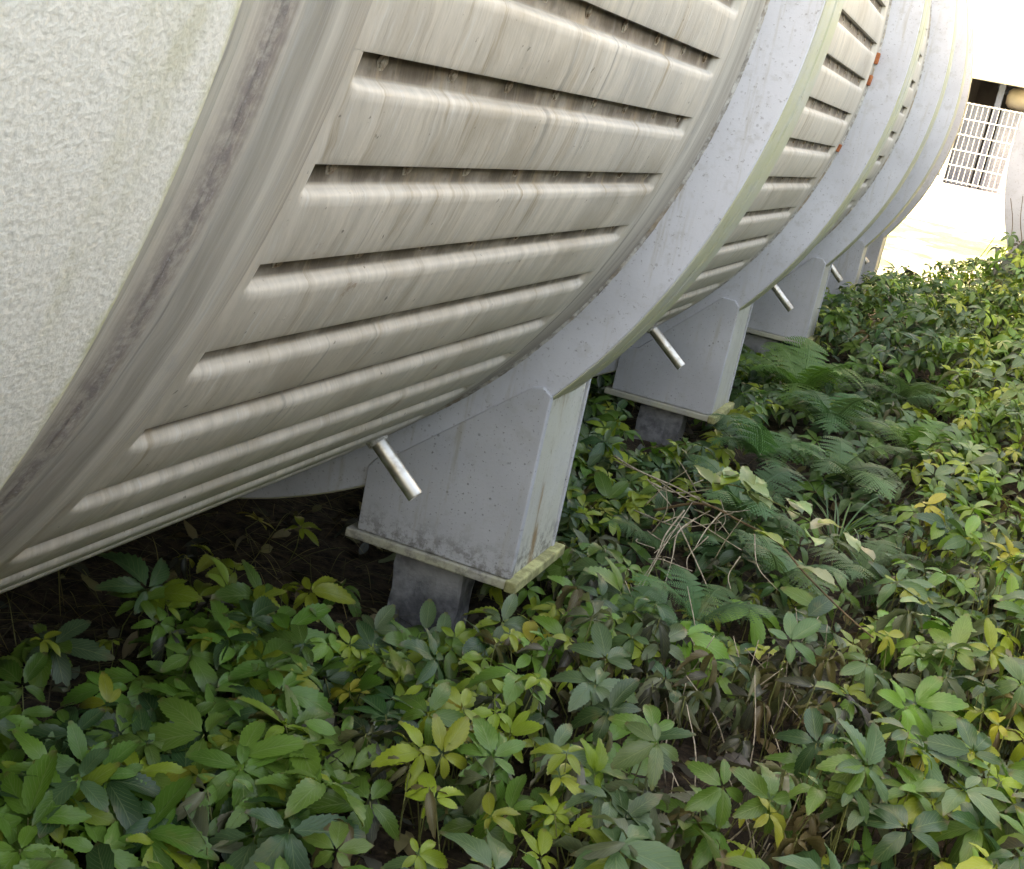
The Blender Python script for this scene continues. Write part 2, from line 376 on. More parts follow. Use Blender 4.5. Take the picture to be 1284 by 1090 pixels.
def panel_mesh(y0, y1, g0, g1):
    """one raised board of the ribbed sheet with the recessed bolt strip above it; angle 0 is the lip of the board above"""
    prof = [(0, 1.0), (.02, .998), (.03, .9900), (-.06, .9885), (-.45, .9895), (-1.05, .9912), (-1.14, .9922), (-1.24, .9958), (-1.33, .9992), (-1.52, 1.0016), (-1.9, 1.002), (-2.8, 1.0022), (-3.7, 1.0015), (-4.2, 1.0008), (-4.47, 1.0004), (-4.55, 1.0)]
    ys = [y0, g0-.004, g0, g0+.006, g0+.014, g0+.03, (2*g0+g1)/3, (g0+2*g1)/3, g1-.03, g1-.014, g1-.006, g1, g1+.004, y1]
    V, F_ = [], []
    for y in ys:
        e = bump01(y, g0-.002, g0+.008)*(1-bump01(y, g1-.012, g1+.002)); e2 = bump01(y, g0-.01, g0+.02)*(1-bump01(y, g1-.03, g1+.01))
        for a, r in prof:
            rr = 1-.0005 + (r-1)*(e if r < 1 else e2)
            a_ = rad(a); V.append((rr*math.cos(a_)*S, y*S, rr*math.sin(a_)*S))
    k = len(prof)
    for i in range(len(ys)-1):
        for j in range(k-1): F_.append((i*k+j, i*k+j+1, (i+1)*k+j+1, (i+1)*k+j))
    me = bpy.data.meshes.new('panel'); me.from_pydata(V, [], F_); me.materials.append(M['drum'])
    me.polygons.foreach_set('use_smooth', [True]*len(me.polygons)); me.update(); me.set_sharp_from_angle(angle=rad(50)); return me
secs = [(.727, 1.665, .745, 1.637), (2.09, 3.07, 2.12, 3.04), (3.40, 4.30, 3.43, 4.25), (4.66, 5.35, 4.69, 5.31), (5.69, 6.10, 5.72, 6.06)]
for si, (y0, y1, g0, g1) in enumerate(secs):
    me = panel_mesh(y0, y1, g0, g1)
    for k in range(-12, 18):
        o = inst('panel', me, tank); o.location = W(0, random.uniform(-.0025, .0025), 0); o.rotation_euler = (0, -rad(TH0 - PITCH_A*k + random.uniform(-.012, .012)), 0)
    R1 = RY[si]
    lathe('end_collar', [(y1-.001, .9992), (y1+.006, 1.0), (y1+.012, .9965), (y1+.028, .9875), (y1+.05, .9845), (R1-.05, .9855), (R1-.02, .990), (R1, .992)], M['joint'], tank)
    if si > 0:
        yb = RY[si-1]+RT
        lathe('start_collar', [(yb, .985), (yb+.03, .987), (y0-.04, .990), (y0-.02, .999), (y0+.001, .9992)], M['joint'], tank)
# the bare shell of the sheet round the back, out of sight of the panels
a_hi, a_lo = TH0+PITCH_A*12, TH0-PITCH_A*18
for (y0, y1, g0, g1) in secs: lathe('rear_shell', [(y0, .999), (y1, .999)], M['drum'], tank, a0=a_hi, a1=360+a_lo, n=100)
# bolts in the recessed strips
def bolt_mesh():
    V, F_ = [], []; r, h = .0048*S, .0018*S
    for rr, zz in ((r*1.7, 0), (r*1.7, h*.3), (r, h*.35), (r*.95, h), (r*.6, h*1.25)):
        for k in range(6): V.append((zz, rr*math.cos(k*PI/3), rr*math.sin(k*PI/3)))
    for i in range(4):
        for k in range(6): F_.append((i*6+k, i*6+(k+1) % 6, (i+1)*6+(k+1) % 6, (i+1)*6+k))
    F_.append(tuple(24+k for k in range(6)))
    me = bpy.data.meshes.new('bolt'); me.from_pydata(V, [], F_); me.materials.append(M['bolt']); return me
bm_ = bolt_mesh()
for si, ks in ((0, range(-3, 8)), (1, range(-4, 7))):
    y0, y1, g0, g1 = secs[si]
    for k in ks:
        a = TH0 - PITCH_A*k - .42
        for i in range(8):
            o = inst('bolt', bm_, tank); yy = g0 + .043 + (g1-g0-.075)/7*i + random.uniform(-.004, .004)
            o.location = W(.9893*math.cos(rad(a)), yy, .9893*math.sin(rad(a))); o.rotation_euler = (0, -rad(a), 0)
# flanges
for i, y in enumerate(RY):
    RT = .142 if i < 4 else .05
    f = lathe('flange', [(y, .975), (y, 1.0665), (y+.002, 1.068), (y+RT, 1.068), (y+RT, .975)], M['flange'], tank, n=256)
    lathe('rim', [(y+.003, 1.060), (y+.003, 1.0695), (y+.006, 1.071), (y+RT*.44, 1.071), (y+RT*.46, 1.0665), (y+RT*.53, 1.0665), (y+RT*.56, 1.071), (y+RT-.002, 1.071), (y+RT+.001, 1.068), (y+RT+.001, 1.0)], M['rim'], f, n=256)
    lathe('sealant_bead', [(y-.007, .986), (y-.0065, .991), (y-.003, .9945), (y+.001, .996)], M['bead'], f, n=600, wob=.002)
# the small rust red clips on the edge of the second flange
for (px, py, s) in ((1106, 75, 1.0), (1098, 103, .9), (1060, 190, .7)):
    x, y, z = at(px, py, RY[1]-.012); a = math.atan2(z, x)
    o = box('rusty_clip', -.006*s, .006*s, -.008, .008, -.013*s, .013*s, M['rust'], tank, .0015)
    for v in o.data.vertices: v.co -= W(0, 0, 0)
    o.location = W(math.cos(a)*.993, y, math.sin(a)*.993); o.rotation_euler = (0, -a, 0)
# drain pipe stubs, one in each bay
for i, y in enumerate(RY):
    t0, dy, L, dt = [(-50.5, .24, .10, 10), (-48.5, .22, .12, 10), (-45, .20, .13, 5), (-42.5, .20, .13, 0), (-40.5, .20, .12, 0)][i]
    yy = y - dy; a = rad(t0+dt); d = Vector((math.cos(a), 0, math.sin(a))); c0 = Vector((math.cos(rad(t0)), 0, math.sin(rad(t0))))
    P0, P1 = W(c0.x-.03*d.x, yy, c0.z-.03*d.z), W(c0.x+L*d.x, yy, c0.z+L*d.z); r = .0118*S
    dv = (P1-P0).normalized(); A = Vector((0, 1, 0)); B = dv.cross(A); V, F_ = [], []
    for pt, rr in ((P0, r), (P1-dv*.003, r), (P1, r*.93), (P1, r*.72), (P1-dv*.05, r*.70)):
        for k in range(24): t = 2*PI*k/24; V.append(pt + A*rr*math.cos(t) + B*rr*math.sin(t))
    for q_ in range(4):
        for k in range(24): F_.append((q_*24+k, q_*24+(k+1) % 24, (q_+1)*24+(k+1) % 24, (q_+1)*24+k))
    F_.append(tuple(96+k for k in range(24)))
    col_ = tubes('pipe_collar', [([P0, P0+dv*.052], r*1.55, r*1.35)], M['bead'], tank, 20)
    o = mk('pipe_stub', V, F_, M['pipe'], tank, True); o.data.set_sharp_from_angle(angle=rad(30))
# supports
supp = []
BZ = [-1.009, -.968, -.911, -.885, -.86]
XL = [.522, .545, .575, .60, .62]; XR = [.803, .818, .853, .868, .875]
for i, y in enumerate(RY):
    xl, xr, bz = XL[i], XR[i], BZ[i]
    zr = -math.sqrt(1.0665**2-xr*xr)
    inner = [(xl, -.897), (xl+.012, -.880), (xl+.048, -.862), (.773+(xr-.803)*.8, -.693), (.790+(xr-.803), -.689), (xr+.003, -.699)]
    if i: inner = [(xl, -.86), (xl+.045, -.845), (xr-.045, zr-.004+.022), (xr-.012, zr+.018), (xr+.002, zr+.004)]
    poly = inner + [(xr-.001, bz), (xl, bz)]
    fp = prism('support', poly, y-.0075, y+.0085, M['plate'], tank, .0022)
    box('side_plate', xr-.014, xr-.004, y+.010, y+.196, bz, zr+.004, M['side'], fp)
    box('side_plate', xl+.004, xl+.012, y+.010, y+.196, bz, -math.sqrt(1.0665**2-(xl+.008)**2)+.01, M['plate'], fp)
    prism('rear_plate', [(xl, -.93), (xr, zr), (xr-.001, bz), (xl, bz)], y+.198, y+.208, M['plate'], fp, .001)
    box('base_plate', xl-.018, xr+.012, y-.014, y+.222, bz-.017, bz-.001, M['base'], fp, .003)
    box('base_edge', xr-.006, xr+.0145, y-.017, y+.226, bz-.0185, bz+.0012, M['base_lip'], fp, .003)
    supp.append((xl, xr, bz))
# blocks under the supports
lab = ['dark grey rough concrete block under the nearest tank support', 'dark grey concrete block under the second tank support, leaves against its foot', 'dark concrete block half hidden in ferns under the third tank support']
for i in range(5):
    xl, xr, bz = supp[i]; y = RY[i]
    z1 = bz-.019; z0 = z1-.085 if i < 2 else z1 - .16
    cx0 = (.592 if i == 0 else .625 if i == 1 else xl+.07); cx1 = cx0+(.124 if i == 0 else .118)
    o = box('concrete_block', cx0, cx1, y+.012, y+.075, z0-.06, z1, M['block'], None, .004)
    import bmesh
    bm = bmesh.new(); bm.from_mesh(o.data); bmesh.ops.subdivide_edges(bm, edges=bm.edges[:], cuts=5, use_grid_fill=True)
    for v in bm.verts:
        k = v.co*18; v.co += Vector((math.sin(k.y*2+k.z*3), math.sin(k.x*3+k.z*2), math.sin(k.x*2+k.y*2)))*.0022 + Vector([random.uniform(-.0012, .0012) for _ in range(3)])
    bm.to_mesh(o.data); bm.free()
    c0 = W((cx0+cx1)/2, y+.09, z0)
    for v in o.data.vertices: v.co -= c0
    o.location = c0
    tag(o, lab[i] if i < 3 else ['concrete block under the fourth tank support, buried in creeper', 'concrete block under the farthest tank support, buried in creeper'][i-3], 'concrete block', 'concrete blocks under the tank supports')

# ---------------------------------------------------------------- second tank on the right
t2 = empty('storage_tank', 'second pale blue grey tank at the right edge of the photo, creeper climbing its end', 'tank')
X2, Z2, Y2 = 2.383, -.07, 5.85
lathe('flange', [(Y2, .90), (Y2, 1.066), (Y2+.002, 1.07), (Y2+.14, 1.07), (Y2+.14, .9)], M['flange'], t2, cx=X2, cz=Z2)
lathe('end_plate', [(Y2+.02, 0.0), (Y2+.02, .90)], M['flange'], t2, cx=X2, cz=Z2)
lathe('shell', [(Y2+.14, .985), (9.0, .985), (9.0, .2)], M['drum'], t2, cx=X2, cz=Z2)
for yy in (7.1, 8.4): lathe('flange', [(yy, .97), (yy, 1.07), (yy+.14, 1.07), (yy+.14, .97)], M['flange'], t2, cx=X2, cz=Z2)
for yy in (5.87, 7.12):
    for sx in (-1, 1): box('support', X2+sx*.66-.13, X2+sx*.66+.13, yy, yy+.12, -1.08, Z2-.70, M['plate'], t2)

# ---------------------------------------------------------------- building, platform and fence
D = 12.6
bd = empty('white_building', 'white sunlit building behind the tanks with a long open loading bay', 'building')
x0, x1, zt, zb = .735, 9.0, .60, -.375
box('wall', -9, x0, D+.25, D+.45, -1.2, 4.5, M['facade'], bd, 0)
box('wall', x0, x1, D+.25, D+.45, zt, 4.5, M['facade'], bd, 0)
box('wall', x1, 16, D+.25, D+.45, -1.2, 4.5, M['facade'], bd, 0)
box('roof', -9.1, 16.1, D+.15, D+8, 4.5, 4.6, M['facade'], bd, 0)
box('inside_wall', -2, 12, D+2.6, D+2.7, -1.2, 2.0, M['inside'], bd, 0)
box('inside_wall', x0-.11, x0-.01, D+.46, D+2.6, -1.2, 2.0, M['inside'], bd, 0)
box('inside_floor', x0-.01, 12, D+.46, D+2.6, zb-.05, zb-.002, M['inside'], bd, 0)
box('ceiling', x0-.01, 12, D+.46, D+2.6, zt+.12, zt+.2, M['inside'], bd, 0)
for k, (xx, w, mm) in enumerate(((.99, .055, 'column'), (1.95, .07, 'column'), (3.1, .07, 'column'))):
    box('column', xx, xx+w, D+.46, D+.51, zb, zt+.11, M[mm], bd, 0)
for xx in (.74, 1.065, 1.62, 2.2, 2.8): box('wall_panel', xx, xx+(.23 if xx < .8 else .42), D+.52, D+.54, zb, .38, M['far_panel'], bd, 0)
def far_pt(px, py, dy): x, y, z = at(px, py, D+dy); return W(x, y, z)
tubes('ceiling_pipe', [(smooth_path([far_pt(1252, 108, .8), far_pt(1262, 117, .8), far_pt(1272, 112, .8), far_pt(1310, 122, .8)], 5), .028, .028)], M['column'], bd)
# rounded beige vessel hung under the bay ceiling
c0 = at(1284, 126, D+.75); V, F_ = [], []
prof = [(0, -.16), (.06, -.155), (.095, -.12), (.105, -.06), (.105, .06), (.095, .12), (.06, .155), (0, .16)]
for k in range(24):
    for r, l in prof: V.append(W(c0[0]+l, c0[1]+r*math.cos(k*PI/12), c0[2]+r*math.sin(k*PI/12)))
for k in range(24):
    for j in range(7): F_.append((k*8+j, k*8+j+1, ((k+1) % 24)*8+j+1, ((k+1) % 24)*8+j))
mk('hanging_vessel', V, F_, M['lamp'], bd, True)
pf = box('loading_platform', -9, 16, D-.02, D+.24, -1.22, zb-.005, M['concrete'], None, .004); tag(pf, 'pale concrete platform wall carrying the white railing', 'platform')
fn = empty('mesh_fence', 'white mesh railing along the front of the loading bay', 'fence')
fx0, fx1 = .765, 3.6; ft, fb = .355, -.345
for xx in (.725, 2.15, 3.58): box('post', xx-.026, xx+.026, D+.01, D+.05, zb-.004, ft+.03, M['white_steel'], fn, .002)
box('post_cap', .690, .760, D+.0, D+.06, ft+.031, ft+.05, M['white_steel'], fn, .002)
for k in range(6):
    zz = fb + (ft-fb)*k/5
    box('rail', .76, fx1, D+.012, D+.018, zz-.0042, zz+.0042, M['white_steel'], fn, 0)
vb = None; nb = 62
for k in range(nb):
    xx = .78 + (fx1-.78)*k/(nb-1)
    if vb is None:
        vb = box('bar', -.0020, .0020, D+.020, D+.024, fb-.02, ft+.01, M['white_steel'], fn, 0)
        vb.location = (xx*S, 0, 0)
    else:
        o = inst('bar', vb.data, fn); o.location = (xx*S, 0, 0)
box('painted_shadow_strip', .76, fx1, D+.03, D+.05, zb-.004, fb-.03, M['column'], fn, 0)  # dark strip drawn in place of the shadow line under the mesh
for zz in (-.325, .22): box('hinge_bracket', .60, .70, D-.04, D+.02, zz, zz+.035, M['column'] if zz < 0 else M['white_steel'], fn, .002)

# ---------------------------------------------------------------- leaves
def leaflet(L, Wd, fold, curl, N, teeth, wave=0.0, roll=0.0):
    """one creeper leaflet along +x, returns verts, quads, uv"""
    V, UV, F_ = [], [], []
    for i in range(N+1):
        t = i/N
        w = Wd*1.95*(t+.01)**.80*(1-t)**.86 if 0 < i < N else Wd*(.04 if i == 0 else 0.0)
        tooth = (1.0 if i % 2 else .885) if (teeth and .22 < t < .97) else 1.0
        z = -curl*L*t*t + .04*L*math.sin(3*t)
        x = L*t; bx = (.035*L if (teeth and i % 2) else 0)
        V.append((x, 0, z)); UV.append((t, .5))
        for s in (-1, 1):
            ww = w*tooth
            V.append((x+bx, s*ww*math.cos(roll), z + fold*ww + roll*ww*.8 + wave*L*.05*math.sin(9*t+s*1.7))); UV.append((t, .5+s*.5))
    for i in range(N):
        a = i*3; b_ = a+3
        F_.append((a, a+1, b_+1, b_+0)[::-1]); F_.append((a, b_, b_+2, a+2)[::-1])
    return np.array(V), F_, np.array(UV)
def palmate(N, L=.071, nl=5, teeth=True, withered=False, seed=0):
    r = random.Random(seed); V, F_, UV = [], [], []; off = 0
    if nl == 5: angs = [(-125, .55), (-62, .86), (0, 1.0), (62, .86), (125, .55)]
    elif nl == 3: angs = [(-100, .8), (0, 1.0), (100, .8)]
    else: angs = [(0, 1.1)]
    for a, l in angs:
        LL = L*l*r.uniform(.88, 1.12)
        if withered: v, f, uv = leaflet(LL, LL*.25, r.uniform(.6, 1.3), r.uniform(.25, .9), N, teeth, r.uniform(.6, 1.4), r.uniform(-.9, .9))
        else: v, f, uv = leaflet(LL, LL*r.uniform(.31, .40), r.uniform(.05, .55), r.uniform(-.05, .60), N, teeth, r.uniform(.1, .7), r.uniform(-.2, .2))
        v[:, 0] += .004
        a_ = rad(a + r.uniform(-10, 10)); ti = r.uniform(-.25, .45) + (.5 if withered else 0)
        c_, s_ = math.cos(ti), math.sin(ti); v = np.stack([v[:,0]*c_ + v[:,2]*s_, v[:,1], -v[:,0]*s_ + v[:,2]*c_], 1)
        c_, s_ = math.cos(a_), math.sin(a_); v = np.stack([v[:,0]*c_ - v[:,1]*s_, v[:,0]*s_ + v[:,1]*c_, v[:,2]], 1)
        V.append(v); F_ += [tuple(i+off for i in q) for q in f]; UV.append(uv); off += len(v)
    return np.concatenate(V)*S, np.array(F_), np.concatenate(UV)
C_LG = (.175,.285,.065); C_MG = (.115,.205,.045); C_YG = (.31,.35,.055); C_Y = (.42,.37,.06); C_DT = (.045,.100,.045); C_BG = (.115,.170,.095)
C_WG = (.20,.185,.165); C_WB = (.19,.135,.09); C_PV = (.085,.075,.080); C_OR = (.42,.20,.05); C_PALE = (.31,.36,.20)
def jit(c, s=.18):
    k = 1+random.uniform(-s, s); return tuple(max(.005, v*k*(1+random.uniform(-.12, .12))) for v in c)
def pick(d):
    t = random.random()*sum(w for _, w in d)
    for c, w in d:
        t -= w
        if t <= 0: return c
    return d[-1][0]
def proj(x, y, z):
    q_ = Vector((x, y, z)) - CPOS; f = q_.dot(CF)
    return (642+F_PX*q_.dot(CR)/f, 545-F_PX*q_.dot(CU)/f, f) if f > .05 else (None, None, f)
def palette(x, y):
    px, py, f = proj(x, y, gz(x, y)+.06)
    if px is None: return [(C_LG, 1)], .1
    if y > 5.0: return [(C_YG, 3), (C_LG, 3), (C_BG, 3), (C_MG, 3), (C_DT, 2)], .04
    if x < .56 and y > 1.5 and px < 470: return [(C_MG, 2), (C_YG, 3), (C_Y, 3), (C_DT, 1)], .1
    if px < 480: return [(C_LG, 5), (C_MG, 4.5), (C_YG, 2.4), (C_DT, 2.4), (C_BG, 1.0), (C_Y, .35), (C_OR, .15)], (.22 if (400 < px and py > 920) else .04)
    if px < 800 and py > 760: return [(C_YG, 4.2), (C_LG, 2.4), (C_MG, 2.5), (C_BG, 1.8), (C_DT, 1.5), (C_Y, .8)], (.20 if py > 850 else .08)
    if px < 1080 and py > 840: return [(C_MG, 2), (C_BG, 2.5), (C_YG, 2.0), (C_DT, 2), (C_LG, 1), (C_Y, .4)], .62
    if py > 700: return [(C_YG, 3.2), (C_BG, 3), (C_DT, 2.6), (C_LG, 2.6), (C_MG, 2.4), (C_Y, .5)], .20
    if x < .95 and y > 2: return [(C_YG, 3.5), (C_MG, 3), (C_BG, 2.2), (C_DT, 2)], .06
    if x > 1.3: return [(C_BG, 3), (C_YG, 2.6), (C_MG, 3), (C_LG, 1.6), (C_PALE, .7)], .12
    return [(C_BG, 4), (C_DT, 3), (C_MG, 3), (C_YG, 1)], .10
def veg_h(x, y):       # height of the leaf cover above the soil
    h = np.interp(y, [0, 1.6, 2.6, 4.0, 5.2, 6.4, 7.2], [.135, .12, .11, .13, .26, .24, .05])
    h = h*np.interp(x, [.28, .45, .9, 1.5, 2.0], [.45, .8, 1.0, 1.6, 4.2 if y > 3.2 else 1.9])
    if .45 < x < .83 and y < 5: h = min(h, .075)
    if x < .9 and y < 4.6: h = min(h, .10)
    return h
hi_fresh = []; hi_with = []
def as_mesh(nm, data, mat):
    V, F_, UV = data; me = bpy.data.meshes.new(nm); me.from_pydata(V.tolist(), [], F_.tolist()); me.materials.append(mat)
    l = me.uv_layers.new(name='UVMap'); ix = np.empty(len(me.loops), int); me.loops.foreach_get('vertex_index', ix)
    l.data.foreach_set('uv', UV[ix].ravel()); me.polygons.foreach_set('use_smooth', [True]*len(me.polygons)); me.update(); return me
for k in range(14): hi_fresh.append(as_mesh('leaf', palmate(20, seed=k), M['leaf_part']))
for k in range(6): hi_with.append(as_mesh('leaf', palmate(16, nl=5 if k % 2 else 3, withered=True, seed=50+k), M['leaf_part']))
lo_fresh = [palmate(7, seed=100+k) for k in range(10)]; lo_with = [palmate(7, nl=3, withered=True, seed=130+k) for k in range(5)]
def leaf_rot(x, y):
    # leaves face the open sky to the right of the tank
    nrm = Vector((random.gauss(.25, .38), random.gauss(-.25, .38), 1)).normalized()
    q_ = nrm.to_track_quat('Z', 'X').to_matrix(); return q_ @ Matrix.Rotation(random.uniform(0, 2*PI), 3, 'Z')
spots = []
def blocked(x, y):
    for i, (xl, xr, bz) in enumerate(supp):
        if xl-.05 < x < xr+.05 and RY[i]-.06 < y < RY[i]+.25: return True
    return False
tries = 0
TARGET = 5700
while len(spots) < TARGET and tries < 90000:
    tries += 1
    y = random.uniform(.75, 7.4); x = random.uniform(.24, 2.3)
    px, py, f = proj(x, y, gz(x, y)+.08)
    if px is None or px < -110 or px > 1400 or py > 1220 or py < 200: continue
    edge = .33 + .05*math.sin(y*7) + .03*math.sin(y*17+2)
    if x < edge and random.random() > .10: continue
    if x < edge+.13 and random.random() > .42: continue
    if y > 6.8 and random.random() > .5: continue
    fern_zone = (4.3 > y > 2.0 and .90 < x < 1.36)
    if fern_zone and random.random() > .35: continue
    cl_ = math.sin(x*13+y*5+1.2*math.sin(y*9))+math.sin(y*15-x*7+2)+.8*math.sin(x*29-y*23)
    if cl_ < -.55 and random.random() < .68: continue
    h = veg_h(x, y)*(.55 if fern_zone else 1)*(1.15 if cl_ > .8 else .8 if cl_ < -.55 else 1); zz = h*(random.random()**.55)
    if blocked(x, y): zz = min(zz, .02); 
    if blocked(x, y) and random.random() > .15: continue
    # nothing grows through the tank
    z = float(gz(x, y)) + .02 + zz
    if math.hypot(x, z) < 1.12 and x < 1.1:
        z = -math.sqrt(max(0, 1.12**2 - x*x)) - .01
        if z < gz(x, y)+.01: z = float(gz(x, y))+.015
    qx, qy, _ = proj(x, y, z)
    if y < 2.1 and 385 < qx < 620 and qy < 790 and random.random() < .93: continue
    if y < 2.1 and qx < 440 and qy < 735 and random.random() < .5: continue
    if 2.5 < y < 3.5 and 785 < qx < 880 and qy < 556: continue
    if 3.6 < y < 4.6 and 930 < qx < 1000 and qy < 442: continue
    spots.append((x, y, z, zz/max(h, .01), f, px, py))
# gaps of bare litter, as in the photograph's lower right
spots = [s_ for s_ in spots if not (abs(s_[5]-945) < 55 and abs(s_[6]-965) < 45 and random.random() < .75)]
plants = [
 ('light green creeper patch filling the bottom left corner of the photo', lambda px, py: px < 260),
 ('fresh green five leaved creeper in front of the nearest support', lambda px, py: px < 520),
 ('yellowing creeper patch low in the middle, right of the light green leaves', lambda px, py: px < 790),
 ('creeper with many grey withered leaves around the bare litter gap', lambda px, py: px < 1050),
 ('mixed green and yellow creeper in the bottom right corner', lambda px, py: True)]
roots = [empty('creeper_plant', lb, 'creeper', 'creeper plants over the near ground') for lb, _ in plants]
score = sorted(spots, key=lambda s_: s_[4] - .9*s_[3] + (9 if (s_[5] < -20 or s_[5] > 1300 or s_[6] > 1110) else 0))
near = score[:1050]; rest = score[1050:]
random.shuffle(near)
stems = [[] for _ in plants]
cnt = [0]*len(plants); extra = []
for s_ in sorted(near, key=lambda q_: q_[4]-.9*q_[3]):
    x, y, z, lv, f, px, py = s_
    pi_ = next(i for i, (_, fn_) in enumerate(plants) if fn_(px, py))
    if cnt[pi_] >= 290 or px < -30 or py > 1120 or px > 1310: extra.append(s_); continue
    cnt[pi_] += 1
    pal, wf = palette(x, y); wither = random.random() < wf
    if wither: col = jit(pick([(C_WG, 3), (C_WB, 2), (C_PV, 3)])); me = random.choice(hi_with)
    else: col = jit(pick(pal)); me = random.choice(hi_fresh)
    sc = random.uniform(.56, 1.08)*(.70 if col[0] > .25 else 1.0)*(1.12 if px < 520 else 1.0)
    o = inst('leaf', me, roots[pi_], col)
    mat = leaf_rot(x, y)*sc; m4 = mat.to_4x4(); m4.translation = W(x, y, z); o.matrix_basis = m4
    base = W(x+random.uniform(-.03, .03), y+random.uniform(-.03, .03), float(gz(x, y))-.01); top = W(x, y, z)
    midp = (base+top)/2 + Vector((random.uniform(-.02, .02), random.uniform(-.02, .02), .01))
    stems[pi_].append(([base, midp, top], .0016, .0011))
for i, r_ in enumerate(roots):
    if stems[i]: tubes('stems', stems[i], M['green_stem'], r_, 4)['kind'] = 'stuff'
rest += extra
def mass(name, items, mat, smooth=True):
    """items: (verts Nx3, quads, uv, colour) already placed; joined into one mesh"""
    nv = 0; VV, FF, UU, CC = [], [], [], []
    for v, f, uv, c in items:
        VV.append(v); FF.append(f+nv); UU.append(uv); CC.append(np.tile(np.array((*c, 1.0)), (len(v), 1))); nv += len(v)
    VV = np.concatenate(VV); FF = np.concatenate(FF); UU = np.concatenate(UU); CC = np.concatenate(CC)
    k = FF.shape[1]
    me = bpy.data.meshes.new(name); me.vertices.add(len(VV)); me.vertices.foreach_set('co', VV.ravel())
    me.loops.add(FF.size); me.loops.foreach_set('vertex_index', FF.ravel()); me.polygons.add(len(FF))
    me.polygons.foreach_set('loop_start', np.arange(0, FF.size, k)); me.polygons.foreach_set('use_smooth', np.full(len(FF), smooth))
    me.update(calc_edges=True)
    l = me.uv_layers.new(name='UVMap'); l.data.foreach_set('uv', UU[FF.ravel()].ravel())
    ca = me.color_attributes.new('col', 'FLOAT_COLOR', 'POINT'); ca.data.foreach_set('color', CC.ravel())
    me.materials.append(mat); me.validate(); o = bpy.data.objects.new(name, me); COL.objects.link(o); return o
items = []
for (x, y, z, lv, f, px, py) in rest:
    pal, wf = palette(x, y); wither = random.random() < wf
    col = jit(pick([(C_WG, 3), (C_WB, 2), (C_PV, 3)])) if wither else jit(pick(pal))
    V, F_, UV = random.choice(lo_with if wither else lo_fresh); sc = random.uniform(.62, 1.1)*(.75 if col[0] > .19 else 1.0)
    if y > 4.8: sc *= .8
    mt = np.array(leaf_rot(x, y))*sc; items.append((V @ mt.T + np.array(W(x, y, z)), F_, UV, col))
o = mass('creeper_ground_cover', items, M['leaf_mass']); tag(o, 'creeper leaves carpeting the ground beside the tank', 'ground cover', None, 'stuff')

# fallen leaves and litter
items = []
for k in range(2600):
    y = random.uniform(.8, 5.0); x = random.uniform(-.1, 2.0)
    px, py, f = proj(x, y, gz(x, y))
    if px is None or px < -60 or px > 1340 or py > 1150: continue
    V, F_, UV = leaflet(.05*random.uniform(.5, 1.1), .014, random.uniform(-.5, .9), random.uniform(-.3, .8), 5, False, 1.0)
    q_ = Vector((random.gauss(0, .5), random.gauss(0, .5), 1)).normalized().to_track_quat('Z', 'X').to_matrix() @ Matrix.Rotation(random.uniform(0, 6.3), 3, 'Z')
    V = V*S @ np.array(q_).T + np.array(W(x, y, float(gz(x, y))+random.uniform(.003, .022)))
    items.append((V, np.array(F_), UV, jit(pick([(C_WB, 3), (C_WG, 2), (C_PV, 2), ((.20,.14,.08), 1), ((.05,.035,.025), 4)]), .3)))
o = mass('leaf_litter', items, M['straw']); tag(o, 'brown fallen leaves lying on the dark soil', 'leaf litter', None, 'stuff')

# dry grass stalks
def blade(p0, d, L, w, bend, n=6, flat=False):
    """a thin ribbon starting at p0 (metres)"""
    d = Vector(d).normalized(); side = d.cross(Vector((0, 0, 1))); side = side.normalized() if side.length > .05 else Vector((1, 0, 0))
    side = (side + Vector((random.uniform(-.3, .3), random.uniform(-.3, .3), 0))).normalized(); V, UV, F_ = [], [], []
    p = Vector(p0); dd = d.copy()
    for i in range(n+1):
        t = i/n; ww = w*(1-t**2.2)*(.5+.5*min(1, t*5))
        V += [p - side*ww, p + side*ww]; UV += [(t*.8, .3), (t*.8, .7)]
        dd = (dd + Vector((0, 0, -bend/n)) + Vector((random.uniform(-.05, .05), random.uniform(-.05, .05), 0))).normalized(); p = p + dd*(L/n)
    for i in range(n): a = 2*i; F_.append((a, a+1, a+3, a+2))
    return np.array([tuple(v) for v in V]), np.array(F_), np.array(UV)
items = []
for k in range(2400):
    y = random.uniform(1.0, 3.6); x = random.uniform(.02, .60) if k % 3 else random.uniform(.6, 1.8)
    a = random.uniform(0, 6.3); p0 = W(x, y, float(gz(x, y))+random.uniform(.004, .02))
    V, F_, UV = blade(p0, (math.cos(a), math.sin(a), random.uniform(.05, .6)), random.uniform(.10, .34), .0012, random.uniform(.2, 1.1))
    items.append((V, F_, UV, jit(pick([((.17,.12,.06), 3), ((.08,.055,.03), 4), ((.26,.20,.10), 1)]), .3)))
o = mass('dry_grass', items, M['straw']); tag(o, 'thin dry grass stalks straggling over the dark soil under the tank', 'dry grass', None, 'stuff')

